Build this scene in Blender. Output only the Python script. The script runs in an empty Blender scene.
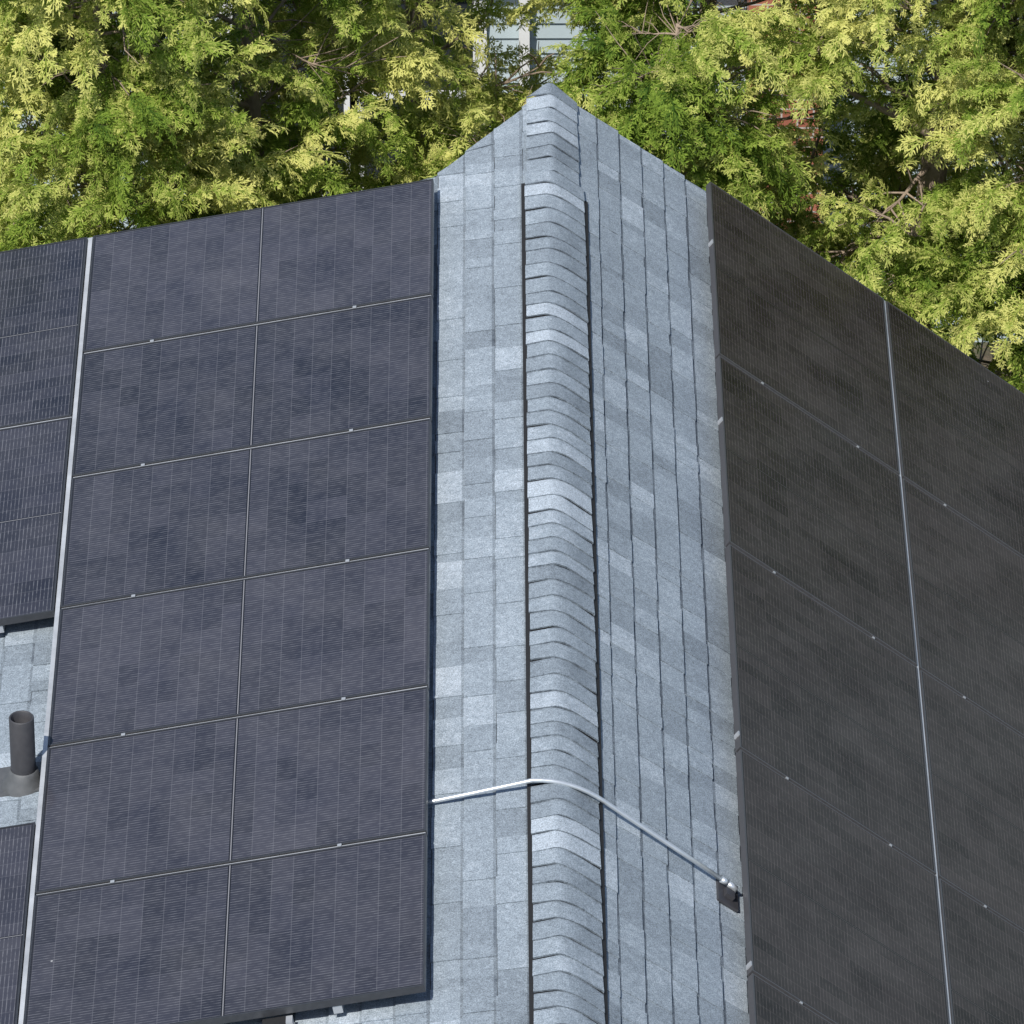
import bpy, math, random
import numpy as np
from mathutils import Matrix, Vector
random.seed(7); rng=np.random.default_rng(7)
scene=bpy.context.scene
scene.view_settings.view_transform='Standard'
try: scene.view_settings.look='None'
except Exception: pass
scene.view_settings.exposure=0

# ------------------------------------------------------------------ frame of the roof
AL=0.42191-0.23299      # pitch of the left slope
AR=0.42191+0.23299      # pitch of the right slope
H=0.12                  # panel top above the shingles
S0=0.0539               # s of the real ridge on both slopes
SL=0.6265; SR=0.9886; YR=0.836
GZ=-7.5                 # ground level
dL=Vector((-math.cos(AL),0,-math.sin(AL))); nL=Vector((-math.sin(AL),0,math.cos(AL)))
dR=Vector((math.cos(AR),0,-math.sin(AR)));  nR=Vector((math.sin(AR),0,math.cos(AR)))
Y=Vector((0,1,0))
def PL(s,y,h): return dL*s+Y*y+nL*h
def PR(s,y,h): return dR*s+Y*y+nR*h

# ------------------------------------------------------------------ camera
Rm=Matrix.Rotation(0.23299,3,'Y')@Matrix.Rotation(-0.00378,3,'Z')@Matrix.Rotation(-0.23299,3,'Y')@Matrix.Rotation(1.01902,3,'X')
C=Matrix.Rotation(0.23299,3,'Y')@Vector((-4.50922,-32.64494,17.50850))
cam=bpy.data.cameras.new("camera"); camo=bpy.data.objects.new("camera",cam)
scene.collection.objects.link(camo)
camo.matrix_world=Matrix.Translation(C)@Rm.to_4x4()
cam.sensor_width=36; cam.lens=7543.67*36/1024; cam.clip_start=1; cam.clip_end=2000
scene.camera=camo

# ------------------------------------------------------------------ node helpers
def new_mat(name):
    m=bpy.data.materials.new(name); m.use_nodes=True
    nt=m.node_tree; b=nt.nodes.get('Principled BSDF'); return m,nt,b
def N(nt,t,**k):
    n=nt.nodes.new(t)
    for a,v in k.items(): setattr(n,a,v)
    return n
def mth(nt,op,a,b=None,c=None,clamp=False):
    n=nt.nodes.new('ShaderNodeMath'); n.operation=op; n.use_clamp=clamp
    for i,v in enumerate((a,b,c)):
        if v is None: continue
        if isinstance(v,(int,float)): n.inputs[i].default_value=v
        else: nt.links.new(v,n.inputs[i])
    return n.outputs[0]
def mixc(nt,f,a,b,bt='MIX'):
    n=nt.nodes.new('ShaderNodeMix'); n.data_type='RGBA'; n.blend_type=bt
    for i,v in ((0,f),(6,a),(7,b)):
        if isinstance(v,(int,float)): n.inputs[i].default_value=v
        elif isinstance(v,tuple): n.inputs[i].default_value=(*v,1) if len(v)==3 else v
        else: nt.links.new(v,n.inputs[i])
    return n.outputs[2]
def noise(nt,vec,scale,detail=2,rough=0.5):
    n=nt.nodes.new('ShaderNodeTexNoise'); n.inputs['Scale'].default_value=scale
    n.inputs['Detail'].default_value=detail; n.inputs['Roughness'].default_value=rough
    if vec is not None: nt.links.new(vec,n.inputs['Vector'])
    return n.outputs['Fac']
def mrange(nt,v,a,b,c,d):
    n=nt.nodes.new('ShaderNodeMapRange'); nt.links.new(v,n.inputs[0])
    for i,x in zip((1,2,3,4),(a,b,c,d)): n.inputs[i].default_value=x
    return n.outputs[0]
def bump(nt,b,h,strength,dist):
    n=nt.nodes.new('ShaderNodeBump'); n.inputs['Strength'].default_value=strength; n.inputs['Distance'].default_value=dist
    nt.links.new(h,n.inputs['Height']); nt.links.new(n.outputs[0],b.inputs['Normal'])

# shingles
m_sh,nt,b=new_mat("shingle")
geo=N(nt,'ShaderNodeNewGeometry'); pos=geo.outputs['Position']
att=N(nt,'ShaderNodeAttribute',attribute_name='tone')
tone=att.outputs['Fac']
n1=noise(nt,pos,170,2,0.85); n2=noise(nt,pos,2.0,4,0.65); n3=noise(nt,pos,30,3,0.75)
t=mth(nt,'ADD',tone,mth(nt,'MULTIPLY',mth(nt,'SUBTRACT',n2,0.5),0.5))
t=mth(nt,'ADD',t,mth(nt,'MULTIPLY',mth(nt,'SUBTRACT',n3,0.5),0.8),None,True)
cr=N(nt,'ShaderNodeValToRGB'); nt.links.new(t,cr.inputs[0])
e=cr.color_ramp.elements; e[0].color=(0.075,0.092,0.112,1); e[1].color=(0.40,0.455,0.505,1)
k=cr.color_ramp.elements.new(0.35); k.color=(0.180,0.214,0.245,1)
k=cr.color_ramp.elements.new(0.7); k.color=(0.270,0.318,0.360,1)
g=mrange(nt,n1,0.3,0.7,0.46,1.54)
gc=N(nt,'ShaderNodeCombineColor')
for i in range(3): nt.links.new(g,gc.inputs[i])
col=mixc(nt,1.0,cr.outputs[0],gc.outputs[0],'MULTIPLY')
nt.links.new(col,b.inputs['Base Color']); b.inputs['Roughness'].default_value=0.9
b.inputs['Specular IOR Level'].default_value=0.3
bump(nt,b,n1,0.7,0.004)

def simple(name,colr,rough=0.5,metal=0.0,nscale=40,amp=0.25,bmp=0.0):
    m,nt,b=new_mat(name)
    tc=N(nt,'ShaderNodeTexCoord'); n=noise(nt,tc.outputs['Object'],nscale,4,0.6)
    c=mixc(nt,n,tuple(x*(1-amp) for x in colr),tuple(min(1,x*(1+amp)) for x in colr))
    nt.links.new(c,b.inputs['Base Color']); b.inputs['Metallic'].default_value=metal
    r=mrange(nt,n,0.3,0.7,rough*0.8,min(1,rough*1.2)); nt.links.new(r,b.inputs['Roughness'])
    if bmp: bump(nt,b,n,bmp,0.01)
    return m
m_frame=simple("anodised_frame",(0.07,0.073,0.08),0.4,0.5)
m_frameR=simple("anodised_frame_edge",(0.095,0.095,0.10),0.45,0.4)
m_alu=simple("aluminium",(0.42,0.44,0.46),0.45,0.35,60,0.12)
m_glint=simple("edge_glint",(0.46,0.48,0.50),0.5,0.25,5,0.5)  # pale tone imitating light caught on frame edges
m_silver=simple("galvanised_steel",(0.60,0.64,0.67),0.35,0.6,30,0.12)
m_blackp=simple("black_plastic",(0.012,0.012,0.013),0.8,0,80)
m_pipe=simple("dark_pvc_pipe",(0.045,0.045,0.05),0.55,0,25,0.3)
m_lead=simple("lead_flashing",(0.10,0.105,0.11),0.6,0.2,25,0.3)
m_deck=simple("roof_deck",(0.08,0.085,0.09),0.9,0)
m_white=simple("white_paint",(0.75,0.76,0.76),0.6,0,8,0.08)
m_wall=simple("beige_siding",(0.5,0.48,0.43),0.8,0,5,0.08)
m_bark=simple("cedar_bark",(0.30,0.23,0.17),0.95,0,35,0.5,0.8)
m_siding=simple("blue_grey_siding",(0.42,0.50,0.53),0.7,0,3,0.1)
m_roof2=simple("grey_shingle",(0.12,0.12,0.13),0.95,0,60,0.4,0.3)
m_glassw=simple("window_glass",(0.03,0.035,0.04),0.08,0,5,0.2)
m_wood=simple("weathered_wood",(0.42,0.40,0.37),0.85,0,20,0.3,0.3)

# brick
m_brick,nt,b=new_mat("red_brick")
tc=N(nt,'ShaderNodeTexCoord'); br=N(nt,'ShaderNodeTexBrick')
mp=N(nt,'ShaderNodeMapping'); mp.inputs['Rotation'].default_value=(math.radians(90),0,0)
nt.links.new(tc.outputs['Object'],mp.inputs[0]); nt.links.new(mp.outputs[0],br.inputs['Vector'])
br.inputs['Color1'].default_value=(0.42,0.15,0.09,1); br.inputs['Color2'].default_value=(0.30,0.10,0.06,1)
br.inputs['Mortar'].default_value=(0.5,0.46,0.42,1); br.inputs['Scale'].default_value=1
br.inputs['Brick Width'].default_value=0.21; br.inputs['Row Height'].default_value=0.07; br.inputs['Mortar Size'].default_value=0.006
nt.links.new(br.outputs['Color'],b.inputs['Base Color']); b.inputs['Roughness'].default_value=0.9

# ground
m_ground,nt,b=new_mat("garden_soil")
geo=N(nt,'ShaderNodeNewGeometry'); a=noise(nt,geo.outputs['Position'],1.2,6,0.7); c2=noise(nt,geo.outputs['Position'],14,5,0.7)
col=mixc(nt,mrange(nt,a,0.4,0.6,0,1),(0.07,0.05,0.035),(0.05,0.08,0.025))
col=mixc(nt,mrange(nt,c2,0.45,0.7,0,1),col,(0.16,0.12,0.08))
nt.links.new(col,b.inputs['Base Color']); b.inputs['Roughness'].default_value=1
bump(nt,b,c2,0.7,0.05)

# solar cells
def cell_mat(name,c_lo,c_hi,line,ior,bbs,spec,midc,rough,grid):
    m,nt,b=new_mat(name)
    tc=N(nt,'ShaderNodeTexCoord'); sp=N(nt,'ShaderNodeSeparateXYZ'); nt.links.new(tc.outputs['Object'],sp.inputs[0])
    oi=N(nt,'ShaderNodeObjectInfo'); rnd=oi.outputs['Random']
    x,y=sp.outputs[0],sp.outputs[1]
    cu=1.69/18; cv=1.10/6
    u=mth(nt,'DIVIDE',mth(nt,'SUBTRACT',x,0.016),cu); v=mth(nt,'DIVIDE',mth(nt,'SUBTRACT',y,0.017),cv)
    fu=mth(nt,'FRACT',u); fv=mth(nt,'FRACT',v); iu=mth(nt,'FLOOR',u); iv=mth(nt,'FLOOR',v)
    def edge(f,w):
        d=mth(nt,'ABSOLUTE',mth(nt,'SUBTRACT',f,0.5))
        return mth(nt,'GREATER_THAN',d,0.5-w)
    gu=edge(fu,0.0018/cu); gv=edge(fv,0.0014/cv)
    fb=mth(nt,'FRACT',mth(nt,'MULTIPLY',fv,10)); bb=edge(fb,0.11)
    cmb=N(nt,'ShaderNodeCombineXYZ'); nt.links.new(iu,cmb.inputs[0]); nt.links.new(iv,cmb.inputs[1]); nt.links.new(mth(nt,'MULTIPLY',rnd,97),cmb.inputs[2])
    wn=N(nt,'ShaderNodeTexWhiteNoise',noise_dimensions='3D'); nt.links.new(cmb.outputs[0],wn.inputs['Vector'])
    big=noise(nt,cmb.outputs[0],0.45,1,0.5)
    tt=mth(nt,'ADD',mth(nt,'MULTIPLY',wn.outputs['Value'],0.5),mth(nt,'MULTIPLY',big,0.9))
    tt=mth(nt,'ADD',tt,mth(nt,'MULTIPLY',mth(nt,'SUBTRACT',rnd,0.5),0.45))
    col=mixc(nt,mth(nt,'SUBTRACT',tt,0.15,None,True),c_lo,c_hi)
    wob=noise(nt,tc.outputs['Object'],26,1,0.6)
    w2=mth(nt,'MULTIPLY',bb,mrange(nt,wob,0.35,0.65,bbs*0.25,bbs*1.7))
    col=mixc(nt,w2,col,line)
    col=mixc(nt,mth(nt,'MULTIPLY',mth(nt,'MAXIMUM',gu,gv),grid),col,line)
    dn=noise(nt,tc.outputs['Object'],2.2,3,0.65)
    col=mixc(nt,mrange(nt,dn,0.35,0.75,0.0,0.07),col,(0.42,0.40,0.38))
    ed=mth(nt,'LESS_THAN',mth(nt,'MINIMUM',mth(nt,'SUBTRACT',1.722,x),mth(nt,'MINIMUM',y,mth(nt,'SUBTRACT',1.134,y))),0.016)
    col=mixc(nt,mth(nt,'MULTIPLY',ed,0.8),col,(0.014,0.014,0.016))
    ms=mth(nt,'ABSOLUTE',mth(nt,'SUBTRACT',x,0.861))
    col=mixc(nt,mth(nt,'LESS_THAN',ms,0.008),col,(0.010,0.010,0.012))
    col=mixc(nt,mth(nt,'LESS_THAN',ms,0.0024),col,midc)
    vo=N(nt,'ShaderNodeTexVoronoi'); vo.inputs['Scale'].default_value=1.7
    va=N(nt,'ShaderNodeVectorMath',operation='ADD'); nt.links.new(tc.outputs['Object'],va.inputs[0])
    cb=N(nt,'ShaderNodeCombineXYZ'); nt.links.new(mth(nt,'MULTIPLY',rnd,31),cb.inputs[0]); nt.links.new(cb.outputs[0],va.inputs[1]); nt.links.new(va.outputs[0],vo.inputs['Vector'])
    sp2=mth(nt,'LESS_THAN',vo.outputs['Distance'],0.016)
    col=mixc(nt,mth(nt,'MULTIPLY',sp2,0.6),col,(0.55,0.56,0.55))
    nt.links.new(col,b.inputs['Base Color'])
    b.inputs['Roughness'].default_value=rough; b.inputs['IOR'].default_value=ior; b.inputs['Specular IOR Level'].default_value=spec
    return m
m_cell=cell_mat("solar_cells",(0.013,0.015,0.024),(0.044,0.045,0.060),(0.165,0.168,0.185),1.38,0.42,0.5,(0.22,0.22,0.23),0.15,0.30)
m_cellR=cell_mat("solar_cells_reflect_tint",(0.008,0.007,0.007),(0.031,0.026,0.026),(0.095,0.081,0.078),1.3,0.42,0.24,(0.07,0.065,0.06),0.25,0.42)  # right-slope copy of the cells, brownish tree reflection put into the colours

# leaves
def leaf_mat():
    m,nt,b=new_mat("cedar_foliage")
    nt.nodes.remove(b); out=[n for n in nt.nodes if n.type=='OUTPUT_MATERIAL'][0]
    at=N(nt,'ShaderNodeAttribute',attribute_name='tip'); oi=N(nt,'ShaderNodeObjectInfo')
    geo=N(nt,'ShaderNodeNewGeometry'); pn=noise(nt,geo.outputs['Position'],0.9,0,0.5)
    f=mth(nt,'ADD',mth(nt,'MULTIPLY',at.outputs['Fac'],0.6),mth(nt,'MULTIPLY',oi.outputs['Random'],0.5))
    f=mth(nt,'ADD',f,mth(nt,'MULTIPLY',mth(nt,'SUBTRACT',pn,0.48),0.9),None,True)
    cr=N(nt,'ShaderNodeValToRGB'); nt.links.new(f,cr.inputs[0])
    e=cr.color_ramp.elements; e[0].position=0; e[0].color=(0.045,0.10,0.020,1); e[1].position=1; e[1].color=(0.70,0.68,0.23,1)
    k=cr.color_ramp.elements.new(0.5); k.color=(0.25,0.35,0.055,1)
    d=N(nt,'ShaderNodeBsdfDiffuse'); nt.links.new(cr.outputs[0],d.inputs[0])
    tr=N(nt,'ShaderNodeBsdfTranslucent')
    tcx=mixc(nt,0.4,cr.outputs[0],(0.42,0.54,0.06)); nt.links.new(tcx,tr.inputs[0])
    mx=N(nt,'ShaderNodeMixShader'); mx.inputs[0].default_value=0.33
    nt.links.new(d.outputs[0],mx.inputs[1]); nt.links.new(tr.outputs[0],mx.inputs[2]); nt.links.new(mx.outputs[0],out.inputs[0])
    return m
m_leaf=leaf_mat()

# ------------------------------------------------------------------ mesh helpers
def mesh_obj(name,verts,faces,mats,midx=None,parent=None,tone=None,smooth=False,link=True,attr='tone'):
    me=bpy.data.meshes.new(name); me.from_pydata([tuple(v) for v in verts],[],faces)
    for m in mats: me.materials.append(m)
    if midx is not None: me.polygons.foreach_set('material_index',midx)
    if smooth: me.polygons.foreach_set('use_smooth',[True]*len(faces))
    if tone is not None:
        a=me.attributes.new(attr,'FLOAT','FACE'); a.data.foreach_set('value',tone)
    me.update()
    o=bpy.data.objects.new(name,me)
    if link: scene.collection.objects.link(o)
    if parent: o.parent=parent
    return o
def empty(name,loc=(0,0,0)):
    o=bpy.data.objects.new(name,None); scene.collection.objects.link(o); o.location=loc; o.empty_display_size=0.2; return o
class MB:
    def __init__(s): s.v=[];s.f=[];s.m=[];s.t=[]
    def box(s,P,a,b,mi=0,t=0.5):
        i=len(s.v)
        for z in (a[2],b[2]):
            for (x,y) in ((a[0],a[1]),(b[0],a[1]),(b[0],b[1]),(a[0],b[1])): s.v.append(P(x,y,z))
        for q in ((0,3,2,1),(4,5,6,7),(0,1,5,4),(1,2,6,5),(2,3,7,6),(3,0,4,7)):
            s.f.append(tuple(i+k for k in q)); s.m.append(mi); s.t.append(t)
    def quad(s,p,mi=0,t=0.5):
        i=len(s.v); s.v+=list(p); s.f.append(tuple(range(i,i+len(p)))); s.m.append(mi); s.t.append(t)
    def tube(s,pts,rad,n=8,mi=0,caps=True):
        pts=[Vector(p) for p in pts]
        if not hasattr(rad,'__len__'): rad=[rad]*len(pts)
        base=len(s.v); up=None
        for k,p in enumerate(pts):
            d=(pts[min(k+1,len(pts)-1)]-pts[max(k-1,0)]).normalized()
            if up is None: up=d.orthogonal().normalized()
            up=(up-d*up.dot(d)).normalized(); w=d.cross(up)
            for j in range(n):
                a=2*math.pi*j/n; s.v.append(p+(up*math.cos(a)+w*math.sin(a))*rad[k])
        for k in range(len(pts)-1):
            for j in range(n):
                a=base+k*n+j; c=base+k*n+(j+1)%n
                s.f.append((a,c,c+n,a+n)); s.m.append(mi); s.t.append(0.5)
        if caps:
            s.f.append(tuple(base+j for j in range(n))[::-1]); s.m.append(mi); s.t.append(0.5)
            e=base+(len(pts)-1)*n; s.f.append(tuple(e+j for j in range(n))); s.m.append(mi); s.t.append(0.5)
    def obj(s,name,mats,parent=None,smooth=False): return mesh_obj(name,s.v,s.f,mats,s.m,parent,s.t,smooth)
ID=lambda x,y,z: Vector((x,y,z))

# ------------------------------------------------------------------ ground
mb=MB(); mb.quad([Vector((-400,-300,GZ)),Vector((400,-300,GZ)),Vector((400,600,GZ)),Vector((-400,600,GZ))]); mb.obj("ground",[m_ground])

# ------------------------------------------------------------------ house with shingled roof
house=empty("shingled_house")
YA=0.96; YN=-10.5; LS=6.2; RS=6.2
DIAG_S=0.67; DIAG_Y=0.19
def ymaxL(s):
    if s<DIAG_S: return YA+(DIAG_Y-YA)*(max(s,S0)-S0)/(DIAG_S-S0)
    return DIAG_Y
def ymaxR(s): return YA
def shingles(name,P,ymax,smax,seed,var,band):
    r=random.Random(seed); mb=MB(); e=0.143; s=S0
    while s<smax:
        s2=s+e; y=YA+0.1+r.random()*0.2
        up=r.random()<0.5; cj=r.uniform(-0.003,0.003); ct=r.uniform(-0.03,0.03)
        while y>YN:
            w=r.choice((0.09,0.13,0.17,0.21,0.26))*r.uniform(0.85,1.15) if up else r.choice((0.07,0.12,0.17,0.22))*r.uniform(0.85,1.15)
            y2=max(y-w,YN)
            tn=min(1,max(0,r.gauss(0.67 if up else 0.60,var)))+ct
            if r.random()<0.04: tn=0.86
            if r.random()<0.04: tn=0.43
            h0=-H+0.001; h1=-H+(0.0135 if up else 0.0085); hs=0.005 if up else 0.0
            jit=cj+r.uniform(-0.003,0.003)
            sm=s+0.015
            def cl(p,q): return (p,min(q,ymax(p)))
            a=[cl(s,y),cl(s,y2),cl(s2+jit,y2),cl(s2+jit,y)]
            b1,b2=cl(sm,y2),cl(sm,y)
            if y2<ymax(s):
                hm=h0+hs+(h1-h0-hs)*0.11
                top=[P(*a[0],h0+hs),P(*a[1],h0+hs),P(*a[2],h1),P(*a[3],h1)]; bot=[P(p,q,-H) for (p,q) in a]
                mid=[P(*b1,hm),P(*b2,hm)]
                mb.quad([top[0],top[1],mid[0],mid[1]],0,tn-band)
                mb.quad([mid[1],mid[0],top[2],top[3]],0,tn)
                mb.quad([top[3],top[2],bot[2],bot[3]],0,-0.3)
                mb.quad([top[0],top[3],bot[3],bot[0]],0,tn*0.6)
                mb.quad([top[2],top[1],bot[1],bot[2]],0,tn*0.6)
            y=y2; up=not up if r.random()<0.85 else up
        s=s2
    return mb.obj(name,[m_sh],house)
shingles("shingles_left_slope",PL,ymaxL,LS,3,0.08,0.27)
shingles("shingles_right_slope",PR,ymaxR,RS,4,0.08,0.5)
mb=MB()
pl=[(S0,YN),(LS,YN),(LS,DIAG_Y),(DIAG_S,DIAG_Y),(S0,YA)]
top=[PL(s,y,-H-0.002) for s,y in pl]; bot=[PL(s,y,-H-0.035) for s,y in pl]
mb.quad(top); mb.quad(bot[::-1])
for i in range(5):
    j=(i+1)%5; mb.quad([top[i],bot[i],bot[j],top[j]])
pr=[(S0,YN),(RS,YN),(RS,YA),(S0,YA)]
top=[PR(s,y,-H-0.002) for s,y in pr]; bot=[PR(s,y,-H-0.035) for s,y in pr]
mb.quad(top[::-1]); mb.quad(bot)
for i in range(4):
    j=(i+1)%4; mb.quad([top[i],top[j],bot[j],bot[i]])
mb.obj("roof_deck",[m_deck],house)
mb=MB()
mb.box(PL,(0.8,DIAG_Y-0.03,-H-0.2),(LS,DIAG_Y-0.005,-H-0.037)); mb.box(PR,(0.2,YA-0.03,-H-0.2),(RS,YA-0.005,-H-0.037))
mb.box(PL,(LS-0.03,YN,-H-0.2),(LS-0.005,DIAG_Y-0.04,-H-0.037)); mb.box(PR,(RS-0.03,YN,-H-0.2),(RS-0.005,YA-0.04,-H-0.037))
mb.obj("fascia",[m_white],house)
mb=MB()
xl=PL(LS-0.4,0,0).x; xr=PR(RS-0.4,0,0).x; zl=PL(LS-0.4,0,-H-0.1).z; zr=PR(RS-0.4,0,-H-0.1).z; rz=-0.28
for y in (YN+0.3,DIAG_Y-0.35):
    mb.quad([Vector((xl,y,GZ)),Vector((xr,y,GZ)),Vector((xr,y,zr)),Vector((-0.03,y,rz)),Vector((xl,y,zl))])
mb.quad([Vector((xl,YN+0.3,GZ)),Vector((xl,DIAG_Y-0.35,GZ)),Vector((xl,DIAG_Y-0.35,zl)),Vector((xl,YN+0.3,zl))])
mb.quad([Vector((xr,YN+0.3,GZ)),Vector((xr,DIAG_Y-0.35,GZ)),Vector((xr,DIAG_Y-0.35,zr)),Vector((xr,YN+0.3,zr))])
mb.obj("walls",[m_wall],house)

# ridge vent + ridge cap
RX=PL(S0,0,-H)
def prof(hl,hr,lift,rl=0.28,rr=0.55):
    def l(s): return PL(S0+s,0,-H+lift)
    def r_(s): return PR(S0+s,0,-H+lift)
    nb=(nL+nR).normalized(); apex=RX+nb*(lift/nb.dot(nL))
    out=[l(hl),l(hl*0.75),l(hl*0.5)]
    p0=l(hl*rl); p2=r_(hr*rr)
    for k in range(11):
        t=k/10; out.append(p0*(1-t)**2+apex*2*t*(1-t)+p2*t*t)
    out+=[r_(hr*0.75),r_(hr*0.88),r_(hr)]
    return out
mb=MB()
VY0=-0.02
a=prof(0.148,0.213,0.020); bq=prof(0.148,0.213,0.0)
for i in range(len(a)-1):
    mb.quad([a[i]+Y*VY0,a[i]+Y*YN,a[i+1]+Y*YN,a[i+1]+Y*VY0])
    mb.quad([a[i]+Y*VY0,a[i+1]+Y*VY0,bq[i+1]+Y*VY0,bq[i]+Y*VY0]); mb.quad([a[i]+Y*YN,a[i+1]+Y*YN,bq[i+1]+Y*YN,bq[i]+Y*YN])
mb.quad([a[0]+Y*VY0,a[0]+Y*YN,bq[0]+Y*YN,bq[0]+Y*VY0]); mb.quad([a[-1]+Y*VY0,a[-1]+Y*YN,bq[-1]+Y*YN,bq[-1]+Y*VY0])
mb.obj("ridge_vent",[m_blackp],house)
mb=MB(); r=random.Random(11); y=YA+0.03; ex=0.128
def capy(p,yy):     # trim the last caps to the roof edge (diagonal on the left slope)
    dx=RX.x-p.x
    lim=YA+0.03-(1.15*(dx-0.008) if dx>0.008 else (0.35*(-dx-0.02) if dx<-0.02 else 0))
    return p+Y*min(yy,lim)
while y>YN:
    exk=ex*r.uniform(0.88,1.12); y2=y-exk
    vent=y2<VY0-0.0
    lift=0.025 if vent else 0.016
    rl,rr=(0.28,0.55) if vent else (0.22,0.16)
    tn=min(1,max(0,r.gauss(0.63,0.09)))
    if r.random()<0.10: tn=0.95
    if vent: hw=0.128; hr=0.185
    else: hw=0.118; hr=0.160
    hw+=r.uniform(-0.003,0.003); hr+=r.uniform(-0.003,0.003); sk=r.uniform(-0.02,0.02); ph=r.uniform(0,6)
    th=r.uniform(0.006,0.0095)
    A=prof(hw,hr,lift+0.001,rl,rr); Mm=prof(hw,hr,lift+0.002,rl,rr); B=prof(hw,hr,lift+th,rl,rr); Bb=prof(hw,hr,lift if vent else lift-0.014,rl,rr)
    n=len(A); ym=y-0.012
    def dk(i): return (i/(n-1)-0.5)*sk+0.004*math.sin(i*0.45+ph)
    for i in range(n-1):
        k0,k1=dk(i),dk(i+1); sg=tn+0.06*math.sin(i*0.6+ph*2)
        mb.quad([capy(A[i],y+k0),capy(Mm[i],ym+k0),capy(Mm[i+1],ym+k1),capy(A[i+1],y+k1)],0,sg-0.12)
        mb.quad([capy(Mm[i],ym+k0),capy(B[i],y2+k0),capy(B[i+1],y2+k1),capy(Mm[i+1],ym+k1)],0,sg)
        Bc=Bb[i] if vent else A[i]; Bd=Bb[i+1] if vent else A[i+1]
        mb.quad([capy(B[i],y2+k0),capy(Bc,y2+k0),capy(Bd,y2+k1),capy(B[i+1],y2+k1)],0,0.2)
    for i in (0,n-1):
        mb.quad([capy(A[i],y),capy(B[i],y2),capy(Bb[i],y2),capy(Bb[i],y)],0,tn*0.5)
    y=y2
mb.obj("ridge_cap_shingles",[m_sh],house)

# ------------------------------------------------------------------ solar panels
PLN,PW=1.722,1.134
def panel_mesh(name,mc,mf):
    mb=MB(); fr=0.008
    mb.quad([Vector(p) for p in ((fr,fr,-0.0015),(PLN-fr,fr,-0.0015),(PLN-fr,PW-fr,-0.0015),(fr,PW-fr,-0.0015))],0)
    mb.quad([Vector(p) for p in ((fr,fr,-0.006),(fr,PW-fr,-0.006),(PLN-fr,PW-fr,-0.006),(PLN-fr,fr,-0.006))],2)
    mb.box(ID,(0,0,-0.035),(fr,PW,0),1); mb.box(ID,(PLN-fr,0,-0.035),(PLN,PW,0),1)
    mb.box(ID,(fr,0,-0.035),(PLN-fr,fr,0),1); mb.box(ID,(fr,PW-fr,-0.035),(PLN-fr,PW,0),1)
    mb.box(ID,(0.7,0.45,-0.028),(1.0,0.65,-0.008),2)
    me_o=mesh_obj(name,mb.v,mb.f,[mc,mf,m_blackp],mb.m,link=False)
    return me_o.data
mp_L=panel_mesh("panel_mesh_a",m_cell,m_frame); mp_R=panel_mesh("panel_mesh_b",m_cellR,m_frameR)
def place(me,o,X,Yv,n):
    ob=bpy.data.objects.new("solar_panel",me); scene.collection.objects.link(ob)
    j=lambda: random.uniform(-0.0012,0.0012)
    n=(n+X*j()+Yv*j()).normalized(); Yv=n.cross(X).normalized(); X=Yv.cross(n)
    M=Matrix((X,Yv,n)).transposed().to_4x4(); M.translation=o; ob.matrix_world=M
    return ob
for k in range(6): place(mp_L,PL(SL,-1.154*k,0),dL,-Y,nL)
G=0.03
s2=SL+1.722+G
for k in (0,1):
    place(mp_L,PL(s2,-1.742*k-PLN,0),Y,dL,nL); place(mp_L,PL(s2+1.154,-1.742*k-PLN,0),Y,dL,nL)
for k in (0,1,2):
    place(mp_L,PL(s2,-5.19-1.742*k-PLN,0),Y,dL,nL); place(mp_L,PL(s2+1.154,-5.19-1.742*k-PLN,0),Y,dL,nL)
for c in range(4):
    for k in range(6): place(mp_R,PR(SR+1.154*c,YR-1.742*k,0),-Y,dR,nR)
rack=empty("panel_racking")
mb=MB()
for s in (0.36,1.36): mb.box(PL,(SL+s,-6.90,-0.075),(SL+s+0.04,-0.05,-0.037))
for s in (0.25,0.85,1.4,2.0): mb.box(PL,(s2+s,-3.46,-0.075),(s2+s+0.04,-0.05,-0.037)); mb.box(PL,(s2+s,-9.9,-0.075),(s2+s+0.04,-5.22,-0.037))
for y in [-0.4-1.2*i for i in range(6)]:
    for s in (0.36,1.36): mb.box(PL,(SL+s-0.02,y-0.03,-0.118),(SL+s+0.06,y+0.03,-0.077))
for k in range(1,6):
    for s in (0.38,1.38): mb.box(PL,(SL+s-0.009,-1.154*k+0.001,-0.004),(SL+s+0.009,-1.154*k+0.019,0.003))
for c in range(4):
    for s in (0.25,0.85): mb.box(PR,(SR+1.154*c+s,YR-10.4,-0.075),(SR+1.154*c+s+0.04,YR-0.04,-0.037))
    for k in range(1,6):
        for s in (0.27,0.87): mb.box(PR,(SR+1.154*c+s-0.006,YR-1.742*k+0.004,-0.03),(SR+1.154*c+s+0.006,YR-1.742*k+0.016,0.002))
for yy in (0.62,2.35,5.1,6.9):
    mb.box(PR,(SR-0.008,YR-yy-0.015,-0.03),(SR-0.001,YR-yy+0.015,0.002))
mb.obj("rails_and_clamps",[m_alu],rack)
mb=MB()
mb.box(PL,(SL+1.7265,-6.9,-0.02),(SL+1.7475,0.0,-0.006))
for k in range(1,6): mb.box(PL,(SL+0.004,-1.154*k+0.005,-0.03),(SL+1.718,-1.154*k+0.015,-0.006))
mb.box(PL,(s2,-1.737,-0.03),(s2+2.2,-1.727,-0.006))
for c in range(1,4):
    mb.box(PR,(SR+1.154*c-0.014,YR-10.4,-0.03),(SR+1.154*c-0.005,YR,-0.005))
mb.obj("gap_edge_glints",[m_glint],rack)  # strips added in the gaps to imitate frame edges catching light
mb=MB()
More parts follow.
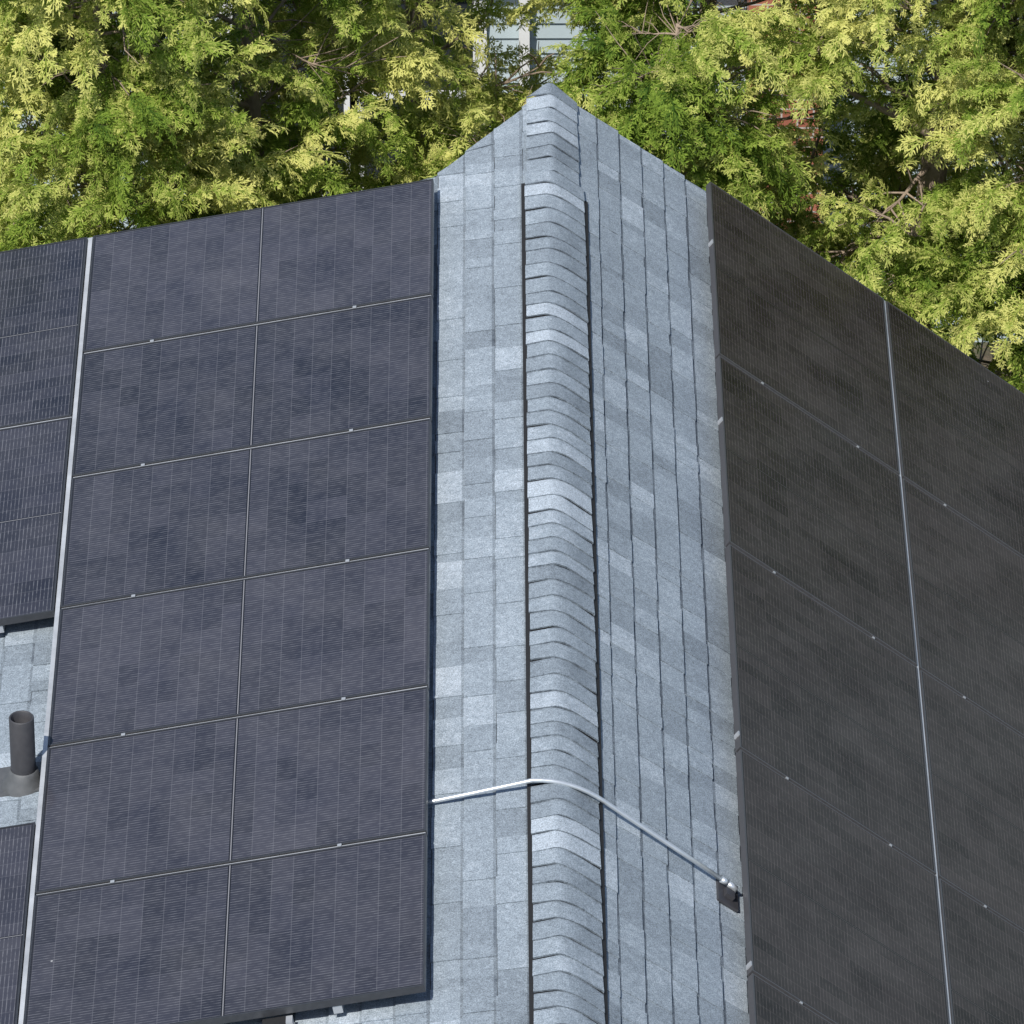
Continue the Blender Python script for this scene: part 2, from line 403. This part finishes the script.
for c in range(4):
    for k in range(1,6): mb.box(PR,(SR+1.154*c+0.004,YR-1.742*k+0.004,-0.03),(SR+1.154*c+1.13,YR-1.742*k+0.016,-0.018))
mb.obj("dark_gap_trim",[m_blackp],rack)
mb=MB(); mb.box(PL,(SL+0.60,-6.97,-0.095),(SL+0.70,-6.90,-0.045),0); mb.box(PL,(SL+0.57,-6.96,-0.07),(SL+0.598,-6.91,-0.04),1)
mb.box(PL,(SL+0.702,-6.96,-0.075),(SL+0.73,-6.935,-0.055),1)
cc=mb.obj("cable_connector",[m_blackp,m_alu])

# ------------------------------------------------------------------ conduit over the ridge
YC=-5.40
pts=[PL(SL+0.25,YC+0.0,-H+0.03),PL(SL,YC,-H+0.03),PL(SL-0.2,YC,-H+0.040),PL(0.23,YC,-H+0.052)]
q0=PL(0.17,YC,-H+0.056); q2=PR(0.25,YC,-H+0.052); q1=(q0+q2)/2+Vector((0.01,0,0.062))
for k in range(9):
    t=k/8; pts.append(q0*(1-t)**2+q1*2*t*(1-t)+q2*t*t)
pts+=[PR(0.33,YC,-H+0.05),PR(SR-0.35,YC-0.01,-H+0.05),PR(SR-0.06,YC-0.02,-H+0.05)]
cond=empty("metal_conduit",pts[8])
mb=MB(); mb.tube([p-pts[8] for p in pts],0.0105,12); mb.obj("pipe",[m_silver],cond,True)
mb=MB(); e=pts[-1]-pts[8]
mb.tube([e-dR*0.03,e+dR*0.005],0.015,12); mb.tube([e+dR*0.005,e+dR*0.045,e+dR*0.055-nR*0.04],[0.014,0.016,0.015],12)
mb.obj("elbow_fitting",[m_silver],cond,True)
mb=MB()
P2=lambda s,y,h: PR(s,y,h)-pts[8]
mb.box(P2,(SR-0.09,YC-0.14,-H+0.014),(SR+0.02,YC+0.03,-H+0.028)); mb.box(P2,(SR-0.06,YC-0.10,-H+0.029),(SR-0.015,YC-0.05,-H+0.05))
mb.obj("mounting_plate",[m_pipe],cond)

# ------------------------------------------------------------------ plumbing vent
vs,vy=2.48,-4.70
vp=empty("plumbing_vent_pipe",PL(vs,vy,-H))
mb=MB()
n=24
prof_=[(0.056,0.0),(0.056,0.36),(0.052,0.365),(0.047,0.36),(0.047,0.1)]
for k,(rr,z) in enumerate(prof_):
    for j in range(n): mb.v.append(Vector((rr*math.cos(2*math.pi*j/n),rr*math.sin(2*math.pi*j/n),z)))
for k in range(len(prof_)-1):
    for j in range(n): mb.f.append((k*n+j,k*n+(j+1)%n,(k+1)*n+(j+1)%n,(k+1)*n+j)); mb.m.append(0); mb.t.append(0.5)
mb.obj("pipe",[m_pipe],vp,True)
mb=MB(); prof_=[(0.105,0.012),(0.09,0.03),(0.072,0.055),(0.066,0.085),(0.0575,0.09)]
for k,(rr,z) in enumerate(prof_):
    for j in range(n): mb.v.append(Vector((rr*math.cos(2*math.pi*j/n),rr*math.sin(2*math.pi*j/n),z+ (-0.02 if k==0 else 0))))
for k in range(len(prof_)-1):
    for j in range(n): mb.f.append((k*n+j,k*n+(j+1)%n,(k+1)*n+(j+1)%n,(k+1)*n+j)); mb.m.append(0); mb.t.append(0.5)
mb.obj("rubber_boot",[m_lead],vp,True)
mb=MB(); P3=lambda s,y,h: PL(s,y,h)-PL(vs,vy,-H)
mb.box(P3,(vs-0.13,vy-0.08,-H+0.009),(vs+0.12,vy+0.15,-H+0.0155)); mb.obj("flashing",[m_lead],vp)

# ------------------------------------------------------------------ neighbour house
nh=empty("siding_house",(0,11,GZ))
def Q(x,y,z): return Vector((x,y,z))
mb=MB(); z=0.0
while z<3.4:
    mb.quad([Q(-9,-0.018,z),Q(9,-0.018,z),Q(9,0,z+0.11),Q(-9,0,z+0.11)]); mb.quad([Q(-9,0,z),Q(9,0,z),Q(9,-0.018,z),Q(-9,-0.018,z)])
    z+=0.11
mb.box(Q,(-9,0.002,0),(9,7,z)); mb.obj("siding_walls",[m_siding],nh)
mb=MB(); mb.quad([Q(-9.4,-0.5,3.3),Q(9.4,-0.5,3.3),Q(9.4,3.5,5.0),Q(-9.4,3.5,5.0)]); mb.quad([Q(-9.4,3.5,5.0),Q(9.4,3.5,5.0),Q(9.4,7.5,3.3),Q(-9.4,7.5,3.3)]); mb.obj("roof",[m_roof2],nh)
mb=MB()
for wx in (-6.0,-2.1,-1.25,3.6,6.2):
    x0,x1,z0,z1=wx,wx+0.9,1.1,2.7
    mb.box(Q,(x0,-0.05,z0),(x0+0.09,-0.02,z1)); mb.box(Q,(x1-0.09,-0.05,z0),(x1,-0.02,z1)); mb.box(Q,(x0+0.09,-0.05,z1-0.09),(x1-0.09,-0.02,z1)); mb.box(Q,(x0+0.09,-0.05,z0),(x1-0.09,-0.02,z0+0.09)); mb.box(Q,(x0+0.09,-0.045,(z0+z1)/2-0.03),(x1-0.09,-0.022,(z0+z1)/2+0.03))
    mb.box(Q,(x0+0.091,-0.03,z0+0.091),(x1-0.091,-0.021,z1-0.091),1)
mb.obj("windows",[m_white,m_glassw],nh)
mb=MB(); mb.box(Q,(-0.14,-0.10,0),(-0.07,-0.03,3.3)); mb.obj("downspout",[m_white],nh)
mb=MB(); mb.box(Q,(1.35,-0.35,0),(1.85,-0.02,5.4)); mb.box(Q,(1.3,-0.4,5.4),(1.9,0.05,5.5)); mb.obj("brick_chimney",[m_brick],nh)
ls=empty("lumber_stack",(-2.9,8.9,GZ)); mb=MB(); r=random.Random(5)
for k in range(16):
    ang=r.uniform(-0.5,0.5); L=r.uniform(0.7,1.3); ca,sa=math.cos(ang),math.sin(ang); zz=0.05*k+r.uniform(0,0.02); oy=r.uniform(-0.3,0.3)
    mb.box(lambda x,y,z: Vector((x*ca-y*sa,x*sa+y*ca+oy,z+x*0.15*math.sin(k))),(-L/2,-0.06,zz+0.2),(L/2,0.06,zz+0.235),k%2)
mb.obj("planks",[m_white,m_wood],ls)

# ------------------------------------------------------------------ cedar trees
def make_bough(seed):
    r=random.Random(seed); V=[];F=[];T=[]
    def twig(p,d,side,L,w,t0,t1,nrm):
        m=p+d*L*0.5; e=p+d*L-nrm*L*0.12
        i=len(V); V.extend([p-side*w*0.25,m-side*w*0.5,e,m+side*w*0.5]); F.append((i,i+1,i+2,i+3)); T.append(t0+(t1-t0)*r.random())
    def spray(o,d,n,L):
        d=d.normalized(); sd=n.cross(d).normalized(); n=d.cross(sd)
        nl=5; p=o.copy(); dd=d.copy(); step=L/nl; tb=r.uniform(-0.25,0.2)
        for k in range(nl):
            t=k/nl
            twig(p,dd,sd,step*1.5,0.006,tb+t*0.5,tb+0.3+t*0.6,n)
            for sg in (1,-1):
                if r.random()<0.15: continue
                ll=L*(0.42*(1-t)**0.7+0.10)*r.uniform(0.5,1.3)
                an=r.uniform(0.4,1.0)
                ld=(dd*math.cos(an)+sd*sg*math.sin(an)+n*r.uniform(-.3,.2)).normalized(); ls_=n.cross(ld).normalized()
                twig(p,ld,ls_,ll,0.009,tb+0.2+0.4*t,tb+0.6+0.4*t,n)
                for q in (1,2):
                    pp=p+ld*ll*q/2.7-n*ll*0.03
                    for s2_ in (1,-1):
                        a2=r.uniform(0.4,0.9)
                        sd2=(ld*math.cos(a2)+ls_*s2_*math.sin(a2)+n*r.uniform(-.3,.3)).normalized()
                        twig(pp,sd2,n.cross(sd2).normalized(),ll*0.42*r.uniform(0.6,1.25)+0.007,0.008,tb+0.4+0.4*t,tb+1.0,n)
            p=p+dd*step; dd=(dd+Vector((0,0,-0.24))+Vector((r.uniform(-.16,.16),r.uniform(-.16,.16),0))).normalized()
            sd=(sd-dd*sd.dot(dd)).normalized(); n=dd.cross(sd)
    p=Vector((0,0,0)); d=Vector((1,0,0.15)).normalized()
    L=0.38; ns=9
    for k in range(ns):
        t=k/ns
        twig(p,d,Vector((0,1,0)),L/ns*1.1,0.008,0,0.1,Vector((0,0,1)))
        for sg in (1,-1):
            a=r.uniform(0.3,1.4)*sg
            dv=Vector((math.cos(a),math.sin(a),r.uniform(-1.2,0.35)))
            nv=Vector((r.uniform(-.9,.9),r.uniform(-1,1),0.7)).normalized()
            spray(p,dv,nv,r.uniform(0.07,0.17)*(1-0.2*t))
        p=p+d*L/ns; d=(d+Vector((0,r.uniform(-.15,.15),-0.09+r.uniform(-.1,.1)))).normalized()
    spray(p,d,Vector((0,0.2,1)).normalized(),0.14)
    return mesh_obj("cedar_bough_%d"%seed,V,F,[m_leaf],None,None,T,False,False,'tip')
lib=bpy.data.collections.new("cedar_bough_library")
for i in range(8): lib.objects.link(make_bough(100+i))

ng=bpy.data.node_groups.new("instance_boughs",'GeometryNodeTree')
ng.interface.new_socket("Geometry",in_out='INPUT',socket_type='NodeSocketGeometry'); ng.interface.new_socket("Geometry",in_out='OUTPUT',socket_type='NodeSocketGeometry')
gi=ng.nodes.new('NodeGroupInput'); go=ng.nodes.new('NodeGroupOutput')
iop=ng.nodes.new('GeometryNodeInstanceOnPoints'); ci=ng.nodes.new('GeometryNodeCollectionInfo')
ci.inputs['Collection'].default_value=lib; ci.inputs['Separate Children'].default_value=True; ci.inputs['Reset Children'].default_value=True
na=ng.nodes.new('GeometryNodeInputNamedAttribute'); na.data_type='FLOAT_VECTOR'; na.inputs['Name'].default_value='rot'
ns_=ng.nodes.new('GeometryNodeInputNamedAttribute'); ns_.data_type='FLOAT'; ns_.inputs['Name'].default_value='scl'
ni=ng.nodes.new('GeometryNodeInputNamedAttribute'); ni.data_type='INT'; ni.inputs['Name'].default_value='idx'
L_=ng.links.new
L_(gi.outputs[0],iop.inputs['Points']); L_(ci.outputs[0],iop.inputs['Instance']); iop.inputs['Pick Instance'].default_value=True
L_(ni.outputs['Attribute'],iop.inputs['Instance Index']); L_(na.outputs['Attribute'],iop.inputs['Rotation']); L_(ns_.outputs['Attribute'],iop.inputs['Scale'])
L_(iop.outputs[0],go.inputs[0])

def cedar(x,y,ztop,rad,seed,nl=60,tr=0.11,zlow=-6.3,gap=None):
    r=random.Random(seed); root=empty("cedar_tree",(x,y,GZ)); H_=ztop-GZ
    mb=MB()
    lean=Vector((r.uniform(-.03,.03),r.uniform(-.03,.03),1))
    tp=[Vector((math.sin(k*0.9+seed)*0.05,math.cos(k*1.1+seed)*0.05,0))+lean*H_*k/12 for k in range(13)]
    mb.tube(tp,[tr*(1-0.85*k/12)*(1.25 if k==0 else 1) for k in range(13)],10)
    P=[];R=[];S=[];I=[]
    for i in range(nl):
        hz=(zlow-GZ)+(H_-(zlow-GZ))*(((i+r.random())/nl)**0.85)
        f=hz/H_; k=min(int(f*12),11); o=tp[k].lerp(tp[k+1],f*12-k)
        az=i*2.4+r.uniform(-.4,.4)
        Lb=rad*(0.25+0.75*min(1,(1-f)*2.2))*r.uniform(0.6,1.1)
        el=r.uniform(-0.1,0.6); d=Vector((math.cos(az)*math.cos(el),math.sin(az)*math.cos(el),math.sin(el)))
        pts=[o];n_=7; dirs=[]
        for q in range(n_):
            d=(d+Vector((r.uniform(-.18,.18),r.uniform(-.18,.18),-0.06+0.03*q+r.uniform(-.12,.12)))).normalized(); dirs.append(d.copy())
            pts.append(pts[-1]+d*Lb/n_)
        rb=tr*0.16*r.uniform(0.6,1.2)
        mb.tube(pts,[rb*(1-0.8*q/n_) for q in range(n_+1)],5,0,False)
        dead=r.random()<0.15
        if dead:
            for q in range(2,n_+1):
                for u in range(2):
                    dd=(dirs[q-1]+Vector((r.uniform(-.9,.9),r.uniform(-.9,.9),r.uniform(-.5,.8)))).normalized(); a=pts[q]
                    b1=a+dd*r.uniform(0.12,0.35); b2=b1+(dd+Vector((r.uniform(-.5,.5),r.uniform(-.5,.5),r.uniform(-.5,.3))))*0.14
                    mb.tube([a,b1,b2],[rb*0.4,rb*0.3,rb*0.15],4,0,False)
            continue
        for q in range(2,n_+1):
            f2=q/n_
            for u in range(2):
                if r.random()>0.45+0.5*f2: continue
                dd=(dirs[q-1]*0.8+Vector((r.uniform(-.9,.9),r.uniform(-.9,.9),r.uniform(-.35,.6)))).normalized(); a=pts[q]
                Ls=r.uniform(0.10,0.34)*min(1.2,rad); b1=a+dd*Ls
                mb.tube([a,a.lerp(b1,0.5)+Vector((0,0,0.02)),b1],[rb*0.4,rb*0.3,rb*0.15],4,0,False)
                pp=b1
                wp=Vector((x,y,GZ))+pp
                if gap and gap(wp): continue
                if (wp.z<-4.3 or wp.z>0.0 or abs(wp.x)>3.6) and r.random()<0.8: continue
                if pp.y>0.25 and r.random()<0.65: continue
                e=(dd+Vector((r.uniform(-.5,.5),r.uniform(-.5,.5),r.uniform(-.8,.25)))).normalized()
                P.append(pp); R.append((r.uniform(-.7,.7),-math.asin(max(-1,min(1,e.z))),math.atan2(e.y,e.x))); S.append(r.uniform(0.7,1.3)); I.append(r.randrange(8))
    mb.obj("trunk_and_limbs",[m_bark],root,True)
    me=bpy.data.meshes.new("foliage"); me.from_pydata([tuple(p) for p in P],[],[])
    a=me.attributes.new('rot','FLOAT_VECTOR','POINT'); a.data.foreach_set('vector',np.array(R,dtype=np.float32).ravel())
    a=me.attributes.new('scl','FLOAT','POINT'); a.data.foreach_set('value',np.array(S,dtype=np.float32))
    a=me.attributes.new('idx','INT','POINT'); a.data.foreach_set('value',np.array(I,dtype=np.int32))
    o=bpy.data.objects.new("foliage",me); scene.collection.objects.link(o); o.parent=root
    md=o.modifiers.new("boughs",'NODES'); md.node_group=ng
    return len(P)
def gapc(p):   # opening between two crowns
    return abs(p.x+0.05)<0.30 and p.z>-2.15
tot=0
for i,(x,y,zt,rd,tr_) in enumerate([(-5.6,4.6,1.6,1.2,.11),(-4.2,3.7,1.8,1.2,.12),(-2.75,4.4,1.2,1.15,.12),(-1.65,3.4,1.4,1.05,.10),(-0.85,4.6,1.3,1.0,.11),
                              (1.05,4.2,1.4,1.05,.11),(1.95,3.4,1.5,1.05,.16),(3.0,4.3,1.8,1.15,.12),(4.3,3.6,1.9,1.2,.13),(5.8,4.4,1.7,1.2,.12),(0.7,3.1,-0.9,0.8,.07),(-0.35,3.4,-1.75,0.7,.06),(-2.6,2.9,-0.2,0.95,.09),(2.75,3.0,0.2,0.95,.09)]):
    tot+=cedar(x,y,zt,rd,50+i,95 if abs(x)<4.5 else 50,tr_,-6.6,gapc)
print("boughs",tot)

# ------------------------------------------------------------------ light
to=Vector((-0.27,-0.52,0.81)).normalized()
sun=bpy.data.lights.new("sun",'SUN'); sun.energy=4.7; sun.angle=math.radians(0.53); sun.color=(1,0.96,0.90)
so=bpy.data.objects.new("sun",sun); scene.collection.objects.link(so); so.rotation_euler=to.to_track_quat('Z','Y').to_euler(); so.location=(0,0,30)
w=bpy.data.worlds.new("World"); scene.world=w; w.use_nodes=True
nt=w.node_tree; bg=nt.nodes['Background']; sk=nt.nodes.new('ShaderNodeTexSky'); sk.sky_type='NISHITA'; sk.sun_disc=False
sk.sun_elevation=math.asin(to.z); sk.sun_rotation=math.atan2(to.x,to.y)
nt.links.new(sk.outputs[0],bg.inputs[0]); bg.inputs[1].default_value=0.13
